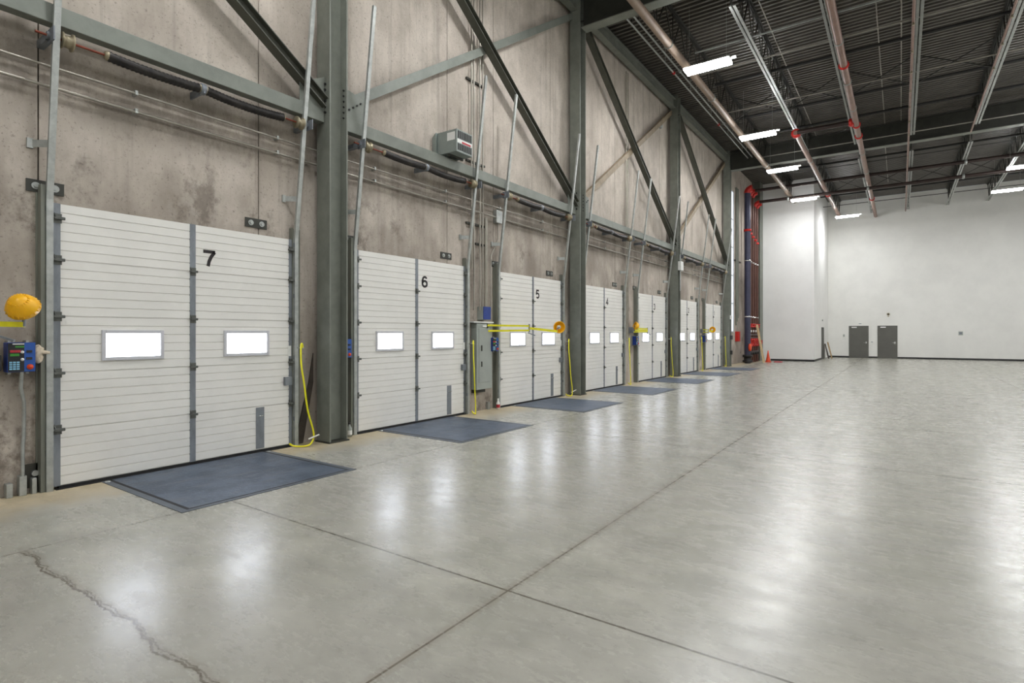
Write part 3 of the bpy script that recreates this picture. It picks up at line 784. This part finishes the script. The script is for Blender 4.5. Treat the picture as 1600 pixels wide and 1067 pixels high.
MB().cyl((W + .012, 1.90, .20), (W + .04, 1.90, .20), .03, 14).build('bolt', 'galv', r)
# bundled cloth-wrapped cable
m = MB()
for q in range(3):
    pts = [(W + .12 + .02 * math.sin(i + q), 1.90 + .025 * math.cos(i * 1.3 + q * 2), 1.50 - i * .035 + .01 * q) for i in range(5)]
    m.tube(pts, .028, 8)
m.tube([(W + .14, 1.87, 1.47), (W + .12, 1.99, 1.45)], .02, 8)
solo(m, 'cable_bundle', 'cream', 'cream coloured coil of cord hooked between the control box and track of door 7', 'cord')
solo(MB().box(W, W + .2, 1.38, 1.60, 1.28, 1.44), 'wall_bracket', 'black', 'black box at the picture edge beside the door 7 control box', 'box', None, .01)

# dock lights on yellow arms
def dock_light(base_y, num, ang, L1, ang2, L2, z, tilt, lampside, face):
    r = thing('dock_light', (-7.22, base_y, z), 'yellow swing arm dock light left of door %s' % num, 'dock light', 'yellow dock lights')
    b = Vector((-7.26, base_y, z)); a1 = math.radians(ang); a2 = math.radians(ang2)
    e = b + Vector((math.sin(a1), math.cos(a1), 0)) * L1
    f = e + Vector((math.sin(a2), math.cos(a2), -tilt)) * L2
    MB().box(W, -7.24, base_y - .03, base_y + .03, z - .10, z + .10).build('mounting_bracket', 'galv_blue', r, bevel=.005)
    m = MB(); m.beam(b + Vector((0, 0, .06)), e + Vector((0, 0, .05)), .03, .04); m.build('arm', 'yellow', r)
    m = MB(); m.beam(b - Vector((0, 0, .06)), e - Vector((0, 0, .045)), .03, .04); m.build('arm', 'yellow', r)
    m = MB(); m.cyl(e - Vector((0, 0, .09)), e + Vector((0, 0, .09)), .018, 10); m.beam(e - Vector((0.02, 0.02, .10)), e + Vector((.09, .1, -.16)), .025, .02); m.build('elbow', 'galv_blue', r)
    MB().beam(e, f, .035, .05).build('arm', 'yellow', r)
    c = f + Vector((0, 0, .06)) + lampside
    MB().tube([f - Vector((0, 0, .02)), f + Vector((.0, 0, .05)), c], .014, 8).build('swivel', 'galv_blue', r)
    fa = Vector(face).normalized()
    prof = [(-.16, 0), (-.155, .04), (-.13, .08), (-.10, .105), (-.05, .13), (0, .135), (0, .125), (-.05, .115), (-.10, .08), (-.12, 0)]
    MB().lathe(c, fa, prof, 28).build('lamp_head', 'lamp_yellow', r, 'amber yellow round lamp head')
    m = MB(); nf = 20
    up = fa.cross(Vector((0, 0, 1))).normalized(); w_ = fa.cross(up)
    for i in range(nf):
        th = 2 * math.pi * i / nf; dd = up * math.cos(th) + w_ * math.sin(th)
        m.beam(c - fa * .14 + dd * .07, c - fa * .02 + dd * .137, .006, .012, tuple(dd))
    m.build('cooling_rib', 'lamp_yellow', r)
    MB().lathe(c, fa, [(-.10, .0), (-.10, .04), (-.04, .045), (-.04, 0)], 14).build('bulb', 'white_plastic', r)
dock_light(1.34, '7', 50, .30, 45, .22, 1.74, .02, Vector((0, -.0, .09)), (-.62, .45, -.55))
dock_light(9.45, '5', 35, .98, 37, .66, 1.765, .10, Vector((.03, .06, .03)), (.75, -.66, -.1))
dock_light(17.38, '3', 8, .95, 188, .85, 1.76, .0, Vector((0, 0, .10)), (-.6, -.5, .3))
dock_light(25.31, '1', 120, .35, 45, .2, 1.76, .0, Vector((0, 0, .0)), (.6, -.7, 0))

# yellow pull hoses
def hose(yc, num):
    dy = yc - 3.45
    k_ = {'7': 1, '6': .15, '5': .7, '4': .2, '3': .7, '2': .2, '1': .2}[num]
    pts = [(-7.14, 4.90, 1.44), (-7.13, 4.88, 1.50), (-7.12, 4.855, 1.46), (-7.12, 4.86, 1.2), (-7.11, 4.90, .92), (-7.10, 4.95, .54), (-7.09, 5.03, .25), (-7.09, 5.045, .12), (-7.08, 4.98, .03), (-7.08, 4.86, .02), (-7.12, 4.74, .04), (-7.14, 4.68, .08)]
    P3 = [Vector((p[0], 4.86 + (p[1] - 4.86) * k_ + dy, p[2])) for p in pts]
    sm = []
    for i in range(len(P3) - 1):
        p0 = P3[max(i - 1, 0)]; p1 = P3[i]; p2 = P3[i + 1]; p3 = P3[min(i + 2, len(P3) - 1)]
        for j in range(5):
            t = j / 5; sm.append(.5 * ((2 * p1) + (p2 - p0) * t + (2 * p0 - 5 * p1 + 4 * p2 - p3) * t * t + (3 * p1 - p0 - 3 * p2 + p3) * t ** 3))
    sm.append(P3[-1])
    r = thing('yellow_hose', (-7.1, 4.9 + dy, 0), 'yellow air hose hanging by the right track of door %s' % num, 'hose', 'yellow hoses beside the tracks')
    MB().tube(sm, .013, 8).build('hose', 'yellow', r)
    MB().cyl((W + .1, 4.90 + dy, 1.44), (-7.12, 4.90 + dy, 1.44), .01, 8).build('hook', 'galv', r)
    if num in '75': MB().cyl((-7.12, 4.98 + dy, .10), (-7.03, 5.10 + dy, .16), .012, 8).build('nozzle', 'white_plastic', r, 'white nozzle')
for k in range(7): hose(3.45 + P * k, WHO[k])
# dark brown wedge on the wall behind column 1
solo(MB().prism([(4.92, 0), (5.06, 0), (5.24, .9), (5.24, 1.35), (5.16, .9)], 'x', W + .01, W + .03), 'dark_wedge', 'dark_brown', 'dark wedge on the wall behind the column between doors 7 and 6', 'board')
# bottles
def bottle(x, y, m1, m2, label):
    r = thing('spray_bottle', (x, y, 0), label, 'bottle')
    MB().lathe((x, y, 0), Z_, [(0, 0), (0, .038), (.13, .04), (.16, .025), (.19, .014), (.2, .014), (.2, 0)], 16).build('bottle_body', m1, r)
    MB().lathe((x, y, .2), Z_, [(0, .018), (.03, .018), (.032, 0)], 12).build('cap', m2, r)
    MB().lathe((x, y, .035), Z_, [(0, .0405), (.07, .041)], 16).build('paper_label', 'btn_red' if m1 == 'white_plastic' else 'white_plastic', r)
bottle(-7.22, 5.80, 'panel_grey', 'black', 'small grey bottle on the floor left of door 6')
bottle(-7.2, 9.78, 'white_plastic', 'white_plastic', 'white bottle with a red label on the floor left of door 5')
solo(MB().box(W, W + .06, 5.90, 5.98, 0, .13), 'conduit_fitting', 'galv', 'small grey fitting on the floor left of door 6', 'conduit fitting')
solo(MB().box(W, W + .06, 9.60, 9.68, 0, .16), 'conduit_fitting', 'galv', 'small grey fitting on the floor under the electrical panel side', 'conduit fitting')

# boxes on the columns
r = thing('sensor_box', (-6.97, 21.3, 4.1), 'small white box on the column between doors 3 and 2', 'sensor box')
MB().box(-7.0, -6.88, 21.14, 21.44, 4.08, 4.42).build('housing', 'white_plastic', r, bevel=.01)
MB().cyl((-6.97, 21.3, 3.3), (-6.97, 21.3, 4.08), .03, 8).build('conduit_drop', 'galv', r)
MB().cyl((-6.97, 21.3, 4.42), (-6.97, 21.3, 4.7), .02, 8).build('conduit_stub', 'galv', r)
solo(MB().box(-7.0, -6.93, 28.95 + .1, 29.28, 2.36, 2.56), 'thermostat_box', 'white_plastic', 'small white box on the last column beyond door 1', 'box', None, .008)
for z, nm in ((1.35, 'upper'), (.6, 'lower')):
    solo(MB().box(-7.0, -6.90, 29.08, 29.24, z, z + .2), 'column_switch', 'black', '%s black switch on the last column beyond door 1' % nm, 'switch', None, .01)

# ================================================================== FIRE RISERS
risers = [(32.75, .16, 'pipe_navy', 'thick dark blue riser pipe in the far corner'), (33.45, .075, 'riser_brown', 'brown riser pipe next to the thick dark blue one'),
          (34.05, .075, 'riser_brown', 'second brown riser pipe from the thick dark blue one'), (34.65, .075, 'riser_brown', 'third brown riser pipe from the thick dark blue one'),
          (35.25, .075, 'riser_brown', 'brown riser pipe closest to the dark corner column')]
for i, (y, rr, mt, lb) in enumerate(risers):
    x = -6.95
    zt = 9.67 if i < 3 else 9.27
    r = thing('riser_pipe', (x, y, 0), lb, 'riser pipe', 'fire riser pipes in the far corner')
    MB().tube([(x, y, .0), (x, y, zt - .2)], rr, 16).build('pipe_run', mt, r)
    pts = [(x, y, zt - .25)] + [(x + .25 * (1 - math.cos(a * math.pi / 12)), y, zt - .25 + .25 * math.sin(a * math.pi / 12)) for a in range(1, 7)]
    MB().tube(pts, rr + .03, 14).build('elbow', 'red', r, 'red elbow')
    MB().lathe((x, y, 7.3 - i * .1), Z_, [(0, rr), (0, rr + .04), (.12, rr + .04), (.12, rr)], 16).build('coupling', 'red', r, 'red coupling')
    for z in (2.55, 5.65): MB().lathe((x, y, z), Z_, [(0, rr), (0, rr + .025), (.06, rr + .025), (.06, rr)], 14).build('clamp', 'chrome', r, 'pale clamp')
    if i:
        MB().lathe((x, y, 2.0), Z_, [(0, rr), (0, .17), (.05, .17), (.05, .12), (.15, .12), (.15, .17), (.2, .17), (.2, rr)], 14).build('valve_flange', 'red', r, 'red flanged valve')
        MB().lathe((x + .02, y, 1.72), Z_, [(0, .0), (0, .07), (.12, .07), (.14, 0)], 10).build('gauge', 'white_plastic', r, 'pale gauge')
        MB().lathe((x, y, .92), Z_, [(0, rr), (0, .13), (.08, .13), (.12, .09), (.3, .09), (.34, .13), (.45, .13), (.45, rr)], 14).build('valve_body', 'red', r, 'red valve body')
        MB().lathe((x, y, .45), Z_, [(0, rr), (0, .12), (.12, .12), (.14, rr)], 12).build('drain_collar', 'black', r)
        m = MB(); cc = Vector((x + .26, y, 1.14)); ring = [cc + Vector((0, .13 * math.cos(a * math.pi / 8), .13 * math.sin(a * math.pi / 8))) for a in range(17)]
        m.tube(ring, .015, 6, False); m.cyl((x, y, 1.14), (x + .28, y, 1.14), .015, 6); m.beam(ring[0], ring[8], .015, .015); m.beam(ring[4], ring[12], .015, .015)
        m.build('hand_wheel', 'red', r)
    else:
        MB().lathe((x + .12, y - .15, .88), X_, [(0, .0), (0, .20), (.08, .20), (.10, .17), (.10, 0)], 20).build('alarm_gong', 'orange_red', r, 'round red gong')
        MB().lathe((x, y, .05), Z_, [(0, .16), (0, .26), (.12, .26), (.12, .19), (.3, .19), (.3, .26), (.42, .26), (.42, .16)], 14).build('valve_body', 'black', r, 'black valve body')
# headers and horizontals at the roof
for i, (y, zt) in enumerate(((33.45, 9.67), (34.65, 9.27))):
    pipe('cross_pipe', [(-6.7, y, zt), (9.0, y, zt)], .085, 'pipe_dark', 'thick dark pipe crossing the hall from the %s pair of riser elbows' % ('upper', 'lower')[i], [('coupling', (q, y, zt), X_, .05, .12, 'galv', None) for q in (-5.2, -1.4, 2.5)])
m = MB()
for z, rr in ((1.58, .05), (1.40, .04), (.62, .05)): m.cyl((-6.9, 32.9, z), (-6.9, 35.4, z), rr, 10)
solo(m, 'riser_manifold', 'pipe_dark', 'dark red horizontal header pipes joining the riser valves', 'manifold')
r = thing('alarm_box', (W + .08, 31.95, 1.15), 'red alarm cabinet on the wall left of the riser pipes', 'alarm box')
MB().box(W + .0, W + .18, 31.85, 32.25, 1.22, 1.76).build('cabinet', 'red', r, bevel=.01)
MB().cyl((W + .08, 32.0, 1.76), (W + .08, 32.0, 2.1), .02, 8).build('conduit_stub', 'galv', r)
for yy, zz in ((31.9, 6.0),):
    solo(MB().box(W, W + .06, 31.6, 33.0, 5.6, 5.66), 'clamp_rail', 'dark_steel', 'dark clamp rail on the concrete left of the risers', 'clamp rail')
for i, yy in enumerate((31.85, 32.05, 32.25)):
    solo(MB().cyl((W + .06, yy, 2.1 + i * .2), (W + .06, yy, 9.6), .04, 10), 'wall_conduit', 'jamb', 'grey conduit up the concrete beside the tall window, %s from the window' % ORD[i], 'conduit', 'conduits between window and risers')
solo(MB().box(W, W + .10, 36.0, 36.3, 0, HGT).box(W + .1, -6.95, 36.14, 36.16, 0, HGT).box(-6.95, -6.93, 35.98, 36.32, 0, HGT).box(W + .05, -6.93, 36.32, 36.84, 0, HGT), 'corner_column', 'steel', 'dark steel column in the corner beside the white room', 'steel column')
solo(MB().box(W, W + .1, 30.2, 30.45, .9, 1.2), 'wall_dispenser', 'white_plastic', 'small white box on the concrete under the tall window', 'box', None, .01)
# leaning ladder-like pale board
r = thing('step_ladder', (-6.5, 33.7, 0), 'pale wooden ladder leaning against the riser pipes', 'ladder')
for dy in (0, .32):
    MB().beam((-6.35, 33.9 + dy, .0), (-6.72, 33.9 + dy, 2.15), .04, .06).build('rail', 'pale_wood', r)
m = MB()
for i in range(6):
    t = (i + .7) / 7; m.beam((-6.35 - .37 * t, 33.9, 2.15 * t), (-6.35 - .37 * t, 34.22, 2.15 * t), .02, .03)
m.build('rung', 'pale_wood', r)
# cone
r = thing('traffic_cone', (-6.25, 34.7, 0), 'orange traffic cone on the floor before the white projecting room', 'traffic cone')
MB().box(-6.42, -6.08, 34.53, 34.87, 0, .035).build('base', 'orange_red', r, bevel=.01)
MB().lathe((-6.25, 34.7, .035), Z_, [(0, .13), (.3, .075), (.52, .035), (.64, .02), (.64, 0)], 20).build('cone_body', 'orange_red', r)
r2 = solo(MB().box(-5.95, -5.55, 34.75, 35.1, 0, .05), 'cone_base', 'btn_red', 'flat red mat lying beside the orange traffic cone', 'mat', None, .01)

# ================================================================== BACK WALL FITTINGS
y = YB
r = solo(MB().box(-2.36, -2.14, y - .03, y, 2.27, 2.36), 'exit_sign', 'white_plastic', 'small white and grey sign above the first grey door', 'sign', None, .004)
MB().box(-2.33, -2.17, y - .034, y - .03, 2.295, 2.335).build('sign_face', 'galv_blue', r)
r = solo(MB().lathe((-.66, y, 2.93), (0, -1, 0), [(0, .09), (.03, .09), (.06, .05), (.06, 0)], 16), 'alarm_horn', 'brass', 'small tan round alarm horn high between the grey doors', 'alarm')
MB().lathe((-.66, y - .06, 2.93), (0, -1, 0), [(0, .045), (.03, .03), (.03, 0)], 12).build('horn_centre', 'black', r)
solo(MB().box(-.70, -.62, y - .03, y, 2.76, 2.81), 'wall_plate', 'brass', 'tiny plate under the round alarm horn', 'wall plate')
r = solo(MB().box(-3.24, -3.14, y - .05, y, 1.45, 1.60), 'light_switch', 'galv', 'small grey switch on the wall left of the first grey door', 'switch', None, .004)
r = solo(MB().box(-1.64, -1.50, y - .06, y, .98, 1.12), 'card_reader', 'white_plastic', 'small reader on the wall between the two grey doors', 'card reader', None, .004)
MB().box(-1.63, -1.51, y - .065, y - .06, 1.07, 1.10).build('reader_window', 'black', r)
r = solo(MB().box(2.97, 3.19, y - .03, y, 1.55, 1.78), 'wall_vent', 'panel_grey', 'small grey square plate alone on the long white wall', 'wall plate', None, .004)
MB().box(3.01, 3.15, y - .034, y - .03, 1.60, 1.73).build('louvre', 'galv_blue', r)
solo(MB().lathe((XA, 40.9, 2.5), X_, [(0, .06), (.05, .05), (.06, 0)], 14), 'door_light', 'galv', 'small round fitting over the side door of the white room', 'fitting')
# sheets leaning at the side of the white room
r = thing('plywood_sheet', (-3.98, 42.1, 0), 'tan plywood sheet leaning beside the side door of the white room', 'board')
MB().prism([(XA + .42, 0), (XA + .45, 0), (XA + .20, 1.08), (XA + .17, 1.08)], 'y', 42.0, 42.55).build('sheet', 'wood', r)
solo(MB().prism([(XA + .26, 0), (XA + .30, 0), (XA + .08, .98), (XA + .05, .98)], 'y', 41.75, 42.15), 'plywood_sheet', 'dark_brown', 'dark brown board behind the tan plywood sheet', 'board')
# ================================================================== FAR WALL SENSOR AT THE BRACE
solo(MB().lathe((W, 20.25, 9.4), X_, [(0, .09), (.08, .09), (.12, .05), (.12, 0)], 14), 'motion_sensor', 'galv', 'small round sensor high on the concrete left of the third column', 'sensor')
